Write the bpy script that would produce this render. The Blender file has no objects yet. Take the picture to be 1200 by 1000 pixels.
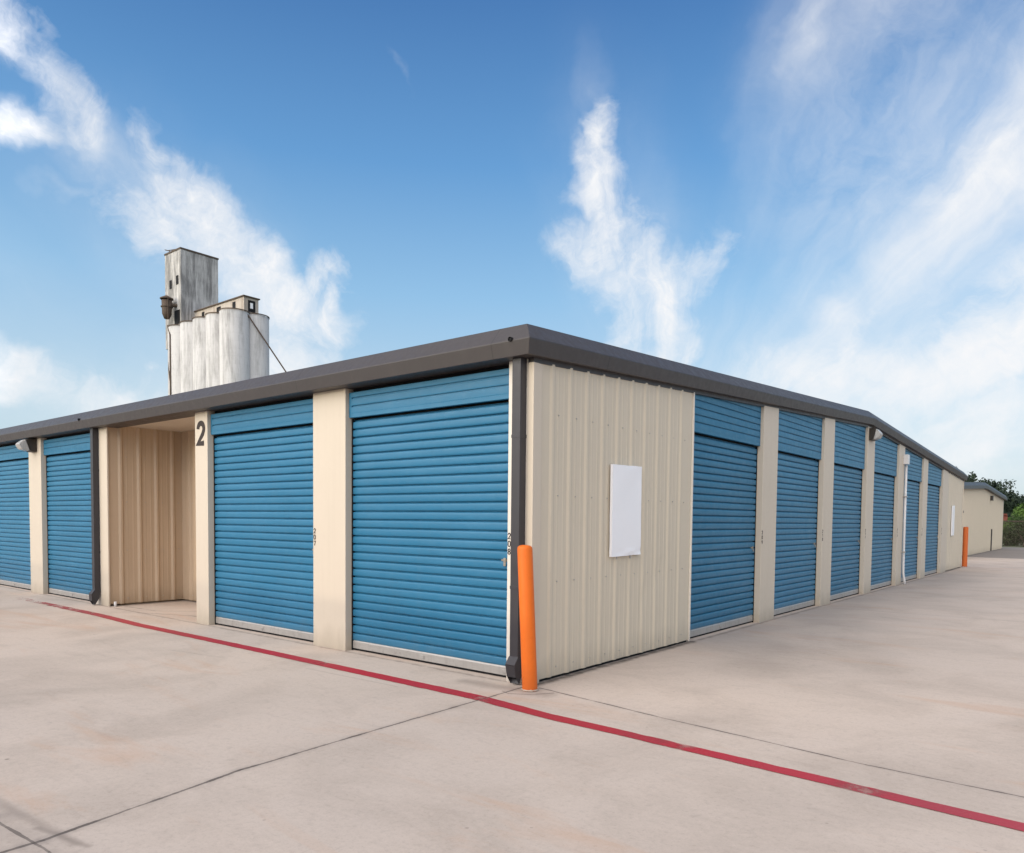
import bpy, bmesh, math, random
from mathutils import Vector, Matrix, noise as mnoise
R = math.radians
random.seed(7)
S = bpy.context.scene
COL = S.collection
UP = Vector((0, 0, 1))

# ------------------------------------------------------------------ node helpers
class NT:
    def __init__(self, tree):
        self.t = tree; self.n = tree.nodes; self.l = tree.links
    def node(self, kind, **kw):
        n = self.n.new(kind)
        for k, v in kw.items(): setattr(n, k, v)
        return n
    def put(self, sock, v):
        if v is None: return
        if isinstance(v, bpy.types.NodeSocket): self.l.new(v, sock)
        else:
            if isinstance(v, (tuple, list)) and len(v) == 3 and sock.type == 'RGBA': v = (*v, 1)
            sock.default_value = v
    def math(self, op, a, b=None, c=None, clamp=False):
        n = self.node('ShaderNodeMath', operation=op); n.use_clamp = clamp
        for i, v in enumerate((a, b, c)): self.put(n.inputs[i], v)
        return n.outputs[0]
    def vmath(self, op, a, b=None, scale=None):
        n = self.node('ShaderNodeVectorMath', operation=op)
        self.put(n.inputs[0], a)
        if b is not None: self.put(n.inputs[1], b)
        if scale is not None: self.put(n.inputs['Scale'], scale)
        return n.outputs['Value'] if op in ('LENGTH', 'DOT_PRODUCT', 'DISTANCE') else n.outputs['Vector']
    def rng(self, v, a, b, c=0.0, d=1.0, smooth=False):
        n = self.node('ShaderNodeMapRange'); n.interpolation_type = 'SMOOTHSTEP' if smooth else 'LINEAR'
        for i, x in enumerate((v, a, b, c, d)): self.put(n.inputs[i], x)
        return n.outputs[0]
    def mix(self, f, a, b, blend='MIX'):
        n = self.node('ShaderNodeMix', data_type='RGBA', blend_type=blend)
        self.put(n.inputs[0], f); self.put(n.inputs[6], a); self.put(n.inputs[7], b)
        return n.outputs[2]
    def noise(self, vec, scale, detail=5, rough=.55, dist=0.0, color=False):
        n = self.node('ShaderNodeTexNoise')
        if vec is not None: self.put(n.inputs['Vector'], vec)
        for k, v in (('Scale', scale), ('Detail', detail), ('Roughness', rough), ('Distortion', dist)): n.inputs[k].default_value = v
        return n.outputs['Color'] if color else n.outputs['Fac']
    def scaled(self, vec, s):
        return self.vmath('MULTIPLY', vec, s)
    def sep(self, vec):
        n = self.node('ShaderNodeSeparateXYZ'); self.put(n.inputs[0], vec); return n.outputs
    def bump(self, h, strength=.3, dist=.01):
        n = self.node('ShaderNodeBump'); n.inputs['Strength'].default_value = strength; n.inputs['Distance'].default_value = dist
        self.put(n.inputs['Height'], h); return n.outputs[0]

def material(name):
    m = bpy.data.materials.new(name); m.use_nodes = True
    t = NT(m.node_tree); b = t.n['Principled BSDF']
    return m, t, b
def wpos(t): return t.node('ShaderNodeNewGeometry').outputs['Position']
def opos(t): return t.node('ShaderNodeTexCoord').outputs['Object']

def paint(name, base, rough=.45, var=.10, dirt=(.25, .20, .16), dirt_amt=.0, streak=.0, spec=.4, bump=.15, metal=0.0, ground_dirt=0.0, vary=0.0, seams=False):
    """painted sheet metal: mottled tone, vertical run-off streaks, splash dirt close to the ground"""
    m, t, b = material(name)
    p = wpos(t)
    n1 = t.noise(p, 1.3, 6, .6)
    n2 = t.noise(p, 14, 4, .6)
    c = t.mix(t.math('MULTIPLY', t.rng(n1, .3, .7), var * 2), base, tuple(x * .72 for x in base))
    if streak:
        st = t.noise(t.scaled(p, (9, 9, .35)), 1.0, 5, .65)
        c = t.mix(t.rng(st, .52, .78, 0, streak), c, dirt)
    if dirt_amt:
        c = t.mix(t.rng(n2, .58, .8, 0, dirt_amt), c, dirt)
    if vary:
        oi = t.node('ShaderNodeObjectInfo').outputs['Random']
        c = t.mix(t.math('MULTIPLY', oi, vary), c, tuple(min(1, x * 1.35 + .02) for x in base))
        c = t.mix(t.rng(t.noise(t.scaled(p, (.7, .7, 1.6)), 1.0, 5, .6), .45, .72, 0, .28), c, tuple(min(1, x * 1.25 + .035) for x in base))
    if ground_dirt:
        z = t.sep(p)[2]
        zz = t.math('ADD', z, t.math('MULTIPLY', t.math('SUBTRACT', t.noise(t.scaled(p, (7, 7, 2)), 1, 4), .5), .35))
        c = t.mix(t.rng(zz, .0, .28, ground_dirt, 0), c, dirt)
    if seams:
        q = t.sep(p)
        for ax, ph_ in ((0, .35), (1, 1.9)):
            ln = t.math('PINGPONG', t.math('ADD', q[ax], ph_), 1.525)
            c = t.mix(t.rng(ln, .003, .009, .6, 0), c, (.02, .018, .018))
    t.put(b.inputs['Base Color'], c)
    t.put(b.inputs['Roughness'], t.rng(n2, .3, .7, rough - .06, rough + .1))
    b.inputs['Specular IOR Level'].default_value = spec
    b.inputs['Metallic'].default_value = metal
    t.put(b.inputs['Normal'], t.bump(t.noise(p, 3.0, 3, .5), bump, .02))
    return m

M = {}
M['beige'] = paint('beige_painted_steel', (.60, .525, .43), .5, .06, (.30, .25, .19), .04, .10, .35, .12, 0, .45)
M['panel'] = paint('stone_painted_steel_panel', (.61, .538, .428), .5, .05, (.30, .25, .19), .03, .035, .35, .2, 0, .35)
M['tan'] = paint('tan_painted_steel_panel', (.53, .41, .295), .5, .10, (.26, .18, .11), .08, .22, .3, .2, 0, .4)  # breezeway shade put into a darker base colour
M['white_jamb'] = paint('off_white_painted_steel', (.72, .67, .60), .45, .05, (.35, .3, .25), .05, .1, .35, .1, 0, .4)  # sunlight on the beige jamb put into a paler base colour
M['charcoal'] = paint('charcoal_painted_steel', (.054, .047, .047), .46, .10, (.13, .115, .10), .06, .10, .45, .03, 0, 0, 0, True)
M['downspout'] = paint('dark_slate_painted_steel', (.036, .034, .040), .42, .10, (.10, .09, .08), .06, .05, .45, .1)
M['dark'] = paint('black_shadow_gap', (.012, .012, .014), .7, .05, (.02, .02, .02), 0, 0, .2, .05)
M['blue'] = paint('blue_painted_door_steel', (.0115, .140, .265), .40, .12, (.10, .17, .22), .06, .12, .45, .12, 0, .35, .22)
M['header'] = paint('blue_painted_header_steel', (.0115, .140, .265), .42, .10, (.10, .17, .22), .05, .10, .45, .1, 0, 0, .18)
M['orange'] = paint('orange_bollard_paint', (.74, .150, .010), .5, .10, (.45, .10, .02), .30, .25, .35, .4, 0, .5)
M['orange_faded'] = paint('faded_orange_bollard_paint', (.62, .14, .03), .55, .12, (.3, .08, .03), .2, .2, .3, .3)
M['steel'] = paint('galvanised_steel', (.44, .42, .40), .45, .25, (.16, .13, .11), .45, .35, .45, .2, .35)
M['brass'] = paint('worn_steel_latch', (.34, .30, .25), .35, .15, (.1, .08, .06), .3, 0, .5, .1, .6)
M['board'] = paint('white_sign_board', (.88, .885, .92), .35, .015, (.6, .6, .62), .03, .03, .4, .1)
M['pvc'] = paint('white_pvc_pipe', (.64, .64, .65), .35, .04, (.5, .48, .45), .05, .05, .4, .05)
M['bronze'] = paint('dark_bronze_fixture', (.035, .028, .022), .4, .1, (.06, .05, .04), .05, 0, .5, .1)
M['ink'] = paint('dark_brown_stencil_paint', (.045, .035, .032), .6, .1, (.09, .07, .06), .1, 0, .2, .05)
M['roofing'] = paint('galvalume_roofing', (.40, .40, .40), .4, .1, (.2, .2, .2), .1, 0, .4, .1, .3)
M['red_awning'] = paint('faded_red_sheet', (.40, .13, .09), .6, .1, (.3, .08, .05), .1, .1, .3, .1)
M['rust'] = paint('rusted_dark_steel', (.10, .075, .06), .7, .2, (.18, .08, .04), .3, .2, .3, .2)

m, t, b = material('prismatic_lamp_glass'); M['lens'] = m
p = opos(t)
t.put(b.inputs['Base Color'], t.mix(t.noise(t.scaled(p, (60, 60, 4)), 1, 2), (.55, .53, .50), (.36, .35, .34)))
b.inputs['Roughness'].default_value = .25
t.put(b.inputs['Normal'], t.bump(t.noise(t.scaled(p, (60, 60, 2)), 1, 2), .5, .01))

# ---- concrete of the silos: whitewash worn and streaked by rain
def silo_concrete(name, white, grey, lo, hi, amt):
    m, t, b = material(name); p = wpos(t)
    a = t.noise(t.scaled(p, (.55, .55, .055)), 1.0, 8, .68, .4)
    d = t.noise(t.scaled(p, (1.6, 1.6, .25)), 1.0, 6, .7)
    e = t.noise(p, .16, 4, .6)
    f = t.math('ADD', t.math('MULTIPLY', a, .55), t.math('ADD', t.math('MULTIPLY', d, .25), t.math('MULTIPLY', e, .2)))
    c = t.mix(t.rng(f, lo, hi, 0, amt, True), white, grey)
    c = t.mix(t.rng(t.noise(t.scaled(p, (3, 3, .6)), 1, 5, .7), .58, .72, 0, .4), c, tuple(x * .55 for x in grey))
    lines = t.math('PINGPONG', t.sep(p)[2], .75)                     # lift lines of the slip form
    c = t.mix(t.rng(lines, 0, .08, .10, 0), c, grey)
    t.put(b.inputs['Base Color'], c); b.inputs['Roughness'].default_value = .9
    b.inputs['Specular IOR Level'].default_value = .15
    t.put(b.inputs['Normal'], t.bump(d, .4, .05))
    return m
M['silo'] = silo_concrete('whitewashed_silo_concrete', (.555, .55, .555), (.24, .235, .235), .46, .65, .8)
M['tower'] = silo_concrete('weathered_tower_concrete', (.60, .59, .59), (.14, .138, .14), .38, .58, .85)
M['gallery'] = silo_concrete('stained_gallery_concrete', (.50, .45, .40), (.24, .19, .155), .42, .65, .7)

# ---- concrete yard
def seg_dist(t, xy, a, bb):
    d = (bb[0] - a[0], bb[1] - a[1], 0); L2 = d[0] ** 2 + d[1] ** 2
    pa = t.vmath('SUBTRACT', xy, (a[0], a[1], 0))
    h = t.math('DIVIDE', t.vmath('DOT_PRODUCT', pa, d), L2, clamp=True)
    q = t.vmath('SUBTRACT', pa, t.vmath('SCALE', d, scale=h))
    return t.vmath('LENGTH', q)
m, t, b = material('weathered_concrete_paving'); M['concrete'] = m
p = wpos(t); flat = t.scaled(p, (1, 1, 0))
big = t.noise(flat, .22, 5, .6); mid = t.noise(flat, .9, 7, .65, .6); fine = t.noise(flat, 9, 6, .7); grit = t.noise(flat, 120, 3, .7)
c = t.mix(t.rng(big, .32, .68), (.575, .478, .405), (.485, .412, .358))
c = t.mix(t.rng(mid, .46, .70, 0, .48), c, (.350, .290, .245))
c = t.mix(t.rng(mid, .50, .28, 0, .30), c, (.560, .480, .425))
c = t.mix(t.rng(fine, .56, .74, 0, .28), c, (.270, .230, .205))
f2 = t.noise(flat, 24, 5, .75); f3 = t.noise(flat, 55, 3, .7)
c = t.mix(t.rng(f2, .52, .72, 0, .34), c, (.30, .245, .205))
c = t.mix(t.rng(f2, .46, .30, 0, .26), c, (.62, .53, .46))
c = t.mix(t.rng(f3, .54, .72, 0, .30), c, (.28, .23, .195))
c = t.mix(t.rng(grit, .55, .75, 0, .20), c, (.24, .205, .185))
c = t.mix(t.rng(grit, .45, .28, 0, .16), c, (.62, .55, .50))
# rust-tinted drag marks running along the yard
rs = t.noise(t.scaled(p, (.35, 1.7, 0)), 1.0, 6, .65, .8)
c = t.mix(t.rng(rs, .56, .68, 0, .42), c, (.500, .325, .225))
# grey strip in front of the side doors: the building's soft shade painted in
sx = t.sep(p)
warp = t.math('MULTIPLY', t.math('SUBTRACT', t.noise(flat, .6, 5, .6), .5), 2.2)
xx = t.math('ADD', sx[0], warp)
band = t.math('MULTIPLY', t.rng(xx, .0, 2.6, 1, 0, True), t.rng(sx[1], 1.0, 4.5, 0, 1, True))
band = t.math('MULTIPLY', t.math('MULTIPLY', band, t.rng(sx[0], -.05, .0, 0, 1)), t.rng(sx[1], 20, 27, 1, 0, True))
c = t.mix(t.math('MULTIPLY', band, .42), c, (.235, .215, .205))
for (ax, ay, bx, by, rr, k) in ((1.3, 2.0, .9, 3.8, .55, .22), (4.2, 1.6, 5.0, 3.5, .9, .30), (-.6, -.25, .35, -.2, .16, .45), (-3.6, -3.6, -3.0, -3.2, .5, .10), (2.6, 2.6, 1.6, 5.0, .5, .14), (-.6, -4.13, .42, -4.08, .05, .38), (.1, -4.12, .5, -4.05, .03, .45), (-2.2, -.9, -.9, -.85, .02, .3), (-4.2, -1.3, -3.4, -1.15, .05, .16)):
    wv = t.vmath('ADD', flat, t.vmath('SCALE', t.vmath('SUBTRACT', t.noise(flat, 1.6, 5, .6, 0, True), (.5, .5, .5)), scale=rr * 1.5))
    sd = seg_dist(t, t.scaled(wv, (1, 1, 0)), (ax, ay), (bx, by))
    c = t.mix(t.rng(sd, 0, rr, k, 0, True), c, (.20, .165, .140))
drag = t.noise(t.scaled(t.vmath('ADD', flat, t.vmath('SCALE', t.noise(flat, .7, 3, .5, 0, True), scale=.6)), (1.3, 9, 0)), 1.0, 6, .68)
c = t.mix(t.rng(drag, .56, .72, 0, .22), c, (.300, .250, .222))
c = t.mix(t.rng(drag, .44, .30, 0, .18), c, (.57, .49, .435))
vo = t.node('ShaderNodeTexVoronoi'); t.put(vo.inputs['Vector'], flat); vo.inputs['Scale'].default_value = 1.7
c = t.mix(t.math('MULTIPLY', t.rng(vo.outputs['Distance'], .012, .03, 1, 0), t.rng(t.sep(vo.outputs['Color'])[0], .45, .55, 0, .6)), c, (.10, .085, .075))
vo2 = t.node('ShaderNodeTexVoronoi'); t.put(vo2.inputs['Vector'], flat); vo2.inputs['Scale'].default_value = 6
c = t.mix(t.math('MULTIPLY', t.rng(vo2.outputs['Distance'], .03, .07, 1, 0), t.rng(t.sep(vo2.outputs['Color'])[1], .70, .75, 0, .35)), c, (.16, .135, .12))
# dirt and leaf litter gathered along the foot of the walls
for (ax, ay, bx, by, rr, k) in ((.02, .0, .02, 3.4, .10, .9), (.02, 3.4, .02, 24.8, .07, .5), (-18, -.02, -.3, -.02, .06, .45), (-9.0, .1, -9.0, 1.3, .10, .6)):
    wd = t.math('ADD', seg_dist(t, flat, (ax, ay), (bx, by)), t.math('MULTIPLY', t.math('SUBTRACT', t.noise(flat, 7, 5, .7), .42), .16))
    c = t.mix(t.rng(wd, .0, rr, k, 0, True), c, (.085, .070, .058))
# joints and cracks: irregular dark seams
jw = t.vmath('SCALE', t.vmath('SUBTRACT', t.noise(flat, 2.2, 6, .62, 0, True), (.5, .5, .5)), scale=.035)
jxy = t.scaled(t.vmath('ADD', flat, jw), (1, 1, 0))
jn = t.noise(flat, 3.2, 4, .7)
def joint(c, pts, w, k, halo=.0):
    for a, bb in zip(pts, pts[1:]):
        d = seg_dist(t, jxy, a, bb)
        if halo:
            c = t.mix(t.math('MULTIPLY', t.rng(d, 0, halo, .30, 0, True), t.rng(jn, .35, .6)), c, (.20, .17, .155))
        wv = t.math('MULTIPLY', t.rng(jn, .3, .7, .55, 1.5), w)
        f = t.math('LESS_THAN', d, wv)
        c = t.mix(t.math('MULTIPLY', f, t.rng(jn, .25, .6, k * .6, k)), c, (.075, .062, .055))
    return c
c = joint(c, [(-.01, -.12), (.04, -2.0), (.08, -3.0), (.27, -4.16), (.30, -9)], .011, .85, .07)
c = joint(c, [(.12, -.02), (1.5, -.21), (3.0, -.37), (5.0, -.40), (30, -.6)], .008, .75, .05)
c = joint(c, [(-40, -4.25), (-.2, -4.22), (.43, -4.19), (3, -4.2), (30, -4.2)], .007, .7, .20)
c = joint(c, [(-.06, -.34), (.05, -.38), (.22, -.28), (.34, -.10)], .006, .8, .05)
c = joint(c, [(-7.9, -.05), (-6.9, .35), (-6.2, .34)], .008, .6, .06)
c = joint(c, [(-8.9, .2), (-7.9, .25), (-7.2, .8)], .006, .6, .06)
c = joint(c, [(.0, 8.6), (5.2, 8.9), (30, 9)], .008, .25, .05)
c = joint(c, [(.0, 18), (30, 18)], .012, .3, .05)
t.put(b.inputs['Base Color'], c)
t.put(b.inputs['Roughness'], t.rng(mid, .3, .7, .74, .90)); b.inputs['Specular IOR Level'].default_value = .22
hgt = t.math('ADD', t.math('MULTIPLY', grit, .4), t.math('MULTIPLY', fine, .6))
t.put(b.inputs['Normal'], t.bump(hgt, .25, .006))

m, t, b = material('worn_red_road_paint'); M['red'] = m
p = wpos(t); flat = t.scaled(p, (1, 1, 0))
w1 = t.noise(flat, 5, 6, .7); w2 = t.noise(flat, 60, 4, .7); w3 = t.noise(flat, .8, 4, .6)
c = t.mix(t.rng(w3, .35, .65), (.40, .004, .020), (.31, .012, .026))
c = t.mix(t.rng(w2, .5, .75, 0, .22), c, (.42, .22, .19))
x = t.sep(p)[0]
c = t.mix(t.rng(x, -9.0, -4.0, .35, 0), c, (.30, .14, .12))
c = t.mix(t.rng(x, 1.5, 4.0, 0, .30), c, (.42, .10, .12))
wear = t.math('ADD', t.math('MULTIPLY', w1, .6), t.math('MULTIPLY', w2, .4))
hole = t.rng(wear, t.rng(x, -11.5, -6, .40, .62), t.rng(x, -11.5, -6, .46, .70))
# the joint of the slab breaks the paint
jd = t.math('ABSOLUTE', t.math('SUBTRACT', x, t.math('ADD', .015, t.math('MULTIPLY', t.math('SUBTRACT', w1, .5), .06))))
hole = t.math('MAXIMUM', hole, t.math('MULTIPLY', t.rng(jd, .006, .02, 1, 0), .7))
for px in (-2.35, -.02, 1.9, 3.1):
    hole = t.math('MAXIMUM', hole, t.math('MULTIPLY', t.rng(t.math('ABSOLUTE', t.math('SUBTRACT', x, px)), .03, .2, .6, 0), t.rng(w1, .45, .6)))
t.put(b.inputs['Base Color'], c); b.inputs['Roughness'].default_value = .7
t.put(b.inputs['Alpha'], t.math('SUBTRACT', 1, hole, clamp=True))

m, t, b = material('dark_worn_asphalt'); M['asphalt'] = m
p = wpos(t)
t.put(b.inputs['Base Color'], t.mix(t.noise(p, .35, 6, .65), (.19, .165, .148), (.29, .25, .22)))
b.inputs['Roughness'].default_value = .9
m, t, b = material('dry_grass_ground'); M['grass'] = m
p = wpos(t)
t.put(b.inputs['Base Color'], t.mix(t.noise(p, .5, 8, .7), (.05, .075, .025), (.15, .14, .07)))
b.inputs['Roughness'].default_value = .95

def leaf_mat(name, a, bcol, c2):
    m, t, b = material(name); p = wpos(t)
    n = t.noise(p, .35, 3, .6); n2 = t.noise(p, 3.5, 3, .6)
    c = t.mix(t.rng(n, .35, .65), a, bcol); c = t.mix(t.rng(n2, .5, .75, 0, .7), c, c2)
    t.put(b.inputs['Base Color'], c); b.inputs['Roughness'].default_value = .7; b.inputs['Specular IOR Level'].default_value = .2
    return m
M['leaf_far'] = leaf_mat('far_wood_leaves', (.018, .032, .022), (.032, .048, .030), (.055, .068, .042))
M['leaf_bright'] = leaf_mat('bright_leaves', (.06, .12, .022), (.10, .16, .035), (.15, .21, .06))
M['leaf_bush'] = leaf_mat('bush_leaves', (.022, .045, .014), (.045, .075, .022), (.07, .11, .03))
m, t, b = material('tree_bark'); M['bark'] = m
t.put(b.inputs['Base Color'], t.mix(t.noise(t.scaled(wpos(t), (8, 8, 1)), 1, 5), (.06, .045, .032), (.14, .11, .08))); b.inputs['Roughness'].default_value = .9
m, t, b = material('chain_link_mesh'); M['chain'] = m
p = wpos(t); s = t.sep(p)
u = t.math('PINGPONG', t.math('ADD', s[0], s[2]), .03); v = t.math('PINGPONG', t.math('SUBTRACT', s[0], s[2]), .03)
wire = t.math('LESS_THAN', t.math('MINIMUM', u, v), .0022)
t.put(b.inputs['Base Color'], t.mix(t.noise(p, 2, 3), (.14, .10, .08), (.22, .18, .15))); b.inputs['Roughness'].default_value = .6
t.put(b.inputs['Alpha'], wire)

# ------------------------------------------------------------------ mesh helpers
def link(name, bm, mat, parent=None, smooth=False, loc=None, rz=0.0):
    me = bpy.data.meshes.new(name)
    bmesh.ops.recalc_face_normals(bm, faces=bm.faces)
    bm.to_mesh(me); bm.free()
    if smooth:
        for f in me.polygons: f.use_smooth = True
    mats = mat if isinstance(mat, (list, tuple)) else [mat]
    for q in mats: me.materials.append(q)
    return inst(name, me, parent, loc, rz)
def inst(name, me, parent=None, loc=None, rz=0.0):
    o = bpy.data.objects.new(name, me); COL.objects.link(o)
    if loc is not None: o.location = loc
    o.rotation_euler = (0, 0, rz)
    if parent is not None: o.parent = parent
    return o
def tag(o, label=None, cat=None, group=None, kind=None):
    if label: o['label'] = label
    if cat: o['category'] = cat
    if group: o['group'] = group
    if kind: o['kind'] = kind
    return o
def thing(name, label, cat, loc=(0, 0, 0), rz=0, group=None):
    o = bpy.data.objects.new(name, None); COL.objects.link(o); o.empty_display_size = .3
    o.location = loc; o.rotation_euler = (0, 0, rz)
    return tag(o, label, cat, group)
def box(bm, x0, x1, y0, y1, z0, z1, bevel=0.0):
    vs = [bm.verts.new((x, y, z)) for x in (x0, x1) for y in (y0, y1) for z in (z0, z1)]
    fs = [(0, 1, 3, 2), (4, 6, 7, 5), (0, 4, 5, 1), (2, 3, 7, 6), (0, 2, 6, 4), (1, 5, 7, 3)]
    faces = [bm.faces.new([vs[i] for i in f]) for f in fs]
    if bevel:
        bmesh.ops.recalc_face_normals(bm, faces=faces)
        es = list({e for f in faces for e in f.edges})
        bmesh.ops.bevel(bm, geom=es, offset=bevel, segments=2, profile=.6, affect='EDGES')
    return faces
def poly(bm, pts):
    return bm.faces.new([bm.verts.new(q) for q in pts])
def strip(bm, ring_a, ring_b, closed=True):
    n = len(ring_a)
    for i in range(n if closed else n - 1):
        j = (i + 1) % n
        bm.faces.new((ring_a[i], ring_a[j], ring_b[j], ring_b[i]))
def prism(bm, prof, a, bb, axis):
    """extrude a closed 2-D profile between a and bb along an axis ('x': prof=(y,z), 'y': prof=(x,z))"""
    def P(q, v): return (v, q[0], q[1]) if axis == 'x' else (q[0], v, q[1])
    A = [bm.verts.new(P(q, a)) for q in prof]; B = [bm.verts.new(P(q, bb)) for q in prof]
    strip(bm, A, B); bm.faces.new(A); bm.faces.new(B[::-1])
def tube(bm, pts, r, seg=10, caps=True):
    rings = []
    for i, q in enumerate(pts):
        q = Vector(q); d = (Vector(pts[min(i + 1, len(pts) - 1)]) - Vector(pts[max(i - 1, 0)])).normalized()
        a = d.cross(UP if abs(d.z) < .9 else Vector((1, 0, 0))).normalized(); c = d.cross(a)
        rr = r[i] if isinstance(r, (list, tuple)) else r
        rings.append([bm.verts.new(q + (a * math.cos(k * 2 * math.pi / seg) + c * math.sin(k * 2 * math.pi / seg)) * rr) for k in range(seg)])
    for A, B in zip(rings, rings[1:]): strip(bm, A, B)
    if caps: bm.faces.new(rings[0]); bm.faces.new(rings[-1][::-1])
def new(): return bmesh.new()

# glyphs as pen strokes on a unit box
def arc(cx, cy, rx, ry, a0, a1, n=10): return [(cx + rx * math.cos(R(a0 + (a1 - a0) * i / n)), cy + ry * math.sin(R(a0 + (a1 - a0) * i / n))) for i in range(n + 1)]
GLYPH = {
    '0': [arc(.5, .7, .5, .3, 0, 180) + arc(.5, .3, .5, .3, 180, 360) + [(1, .7)]],
    '1': [[(.15, .78), (.55, 1.0), (.55, 0)]],
    '2': [arc(.5, .72, .5, .28, 180, -20, 12) + [(.80, .45), (.0, .0), (1, .0)]],
    '3': [arc(.5, .76, .45, .24, 160, -90, 10) + arc(.5, .26, .5, .26, 90, -160, 10)],
    '4': [[(.75, 0), (.75, 1), (0, .3), (1, .3)]],
    '7': [[(0, 1), (1, 1), (.35, 0)]],
    '8': [arc(.5, .75, .42, .25, -90, 270, 16), arc(.5, .25, .5, .25, 90, 450, 16)],
    '9': [arc(.5, .72, .48, .28, 0, 360, 16), [(.98, .72), (.9, .3), (.45, 0)]],
}
def glyph(bm, ch, x0, z0, w, h, th, y, t=.003):
    """pen strokes in the x-z plane, front face at y-t (towards -y)"""
    for line in GLYPH[ch]:
        pts = [Vector((x0 + th / 2 + q[0] * (w - th), z0 + th / 2 + q[1] * (h - th))) for q in line]
        L, Rr = [], []
        for i, q in enumerate(pts):
            d0 = (q - pts[i - 1]).normalized() if i else None
            d1 = (pts[i + 1] - q).normalized() if i < len(pts) - 1 else None
            d0 = d0 or d1; d1 = d1 or d0
            n0 = Vector((-d0.y, d0.x)); n1 = Vector((-d1.y, d1.x)); nn = n0 + n1
            nn = nn.normalized() if nn.length > 1e-4 else n0
            k = min(1 / max(nn.dot(n0), .45), 1.9) * th / 2
            ext = Vector((0, 0))
            if i == 0: ext = -d1 * th * .0
            L.append(q + nn * k + ext); Rr.append(q - nn * k + ext)
        f = [[bm.verts.new((q.x, y - t, q.y)) for q in S_] for S_ in (L, Rr)]
        g = [[bm.verts.new((q.x, y, q.y)) for q in S_] for S_ in (L, Rr)]
        for i in range(len(pts) - 1):
            bm.faces.new((f[0][i], f[0][i + 1], f[1][i + 1], f[1][i]))
            bm.faces.new((f[0][i], g[0][i], g[0][i + 1], f[0][i + 1]))
            bm.faces.new((f[1][i], f[1][i + 1], g[1][i + 1], g[1][i]))
        for i in (0, -1): bm.faces.new((f[0][i], f[1][i], g[1][i], g[0][i]))

# ------------------------------------------------------------------ camera (fitted to the photograph's vanishing points)
H = 1.55; F, CY = 870.933, 646.5506
PIT, ROL, YAW = R(-2.50024), R(.562196), R(39.0434); CX_, CY_ = 4.1858, -5.4541
fw = Vector((-math.sin(YAW) * math.cos(PIT), math.cos(YAW) * math.cos(PIT), math.sin(PIT)))
r0 = Vector((math.cos(YAW), math.sin(YAW), 0)); u0 = r0.cross(fw)
rt = math.cos(ROL) * r0 + math.sin(ROL) * u0; ut = -math.sin(ROL) * r0 + math.cos(ROL) * u0
cam = bpy.data.cameras.new('camera'); co = bpy.data.objects.new('camera', cam); COL.objects.link(co)
mw = Matrix((rt, ut, -fw)).transposed().to_4x4(); mw.translation = Vector((CX_, CY_, H)); co.matrix_world = mw
cam.sensor_width = 36; cam.lens = F / 1200 * 36; cam.shift_y = (CY - 500) / 1200; cam.clip_start = .05; cam.clip_end = 5000
S.camera = co

# ------------------------------------------------------------------ ground
bm = new(); box(bm, -900, 900, -500, 1300, -.6, -.03); tag(link('ground', bm, M['grass']), kind='structure')
bm = new(); box(bm, -60, 40, 34.75, 54.3, -.5, -.006); tag(link('asphalt_lot', bm, M['asphalt']), kind='structure')
bm = new()
N = 40
poly(bm, [(-60, -40, 0), (40, -40, 0), (40, 34.72, 0), (-60, 34.72, 0)])
poly(bm, [(-60, 34.72, 0), (40, 34.72, 0), (40, 34.72, -.4), (-60, 34.72, -.4)])
tag(link('pavement', bm, M['concrete']), kind='structure')
# red fire-lane stripe, hand-painted so its edges wander
ctr = [(-11.6, -.56), (-10.3, -.565), (-8, -.575), (-6.5, -.65), (-4.7, -.648), (-3.2, -.65), (-1.95, -.663), (-.9, -.672), (-.05, -.678), (.75, -.768), (1.4, -.786), (1.95, -.81), (2.85, -.848), (3.4, -.882), (3.88, -.90), (6, -1.0), (8, -1.1)]
bm = new(); prev = None; n = 420
for i in range(n + 1):
    x = -11.6 + 19.6 * i / n
    for a, bq in zip(ctr, ctr[1:]):
        if a[0] <= x <= bq[0] + 1e-6:
            q = (x - a[0]) / (bq[0] - a[0]); y = a[1] + (bq[1] - a[1]) * q; break
    h = .077 - .014 * min(1, max(0, (x + .5) / 2))
    e1 = .008 * mnoise.noise((x * 6, 3, 0)) + .005 * mnoise.noise((x * 30, 1, 0)); e2 = .008 * mnoise.noise((x * 6, 9, 0)) + .005 * mnoise.noise((x * 30, 7, 0))
    cur = (bm.verts.new((x, y - h + e1, .004)), bm.verts.new((x, y + h + e2, .004)))
    if prev: bm.faces.new((prev[0], cur[0], cur[1], prev[1]))
    prev = cur
tag(link('road_marking', bm, M['red']), kind='structure')

# ------------------------------------------------------------------ the main storage building
REC_H, REC_D = .062, .125            # how far headers and door curtains lie behind the pillar fronts
XL, YE = -18.9, 24.85                 # far left end and rear end
YR = 11.9                            # ridge
ZC, ZR, ZE = 3.163, 3.787, 3.20      # crease of the edge trim at front eave, ridge, rear eave
def zc(y):                           # crease height along the gable
    return ZC + (ZR - ZC) * (y + .2) / (YR + .2) if y <= YR else ZR + (ZE - ZR) * (y - YR) / (YE + .2 - YR)
def ztop(y): return zc(y) - .185     # top edge of the visible cladding on the gable side

B = thing('storage_building', 'beige metal self storage building with blue roll-up doors and charcoal roof trim, filling the middle', 'storage building', (0, 0, 0))

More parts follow.
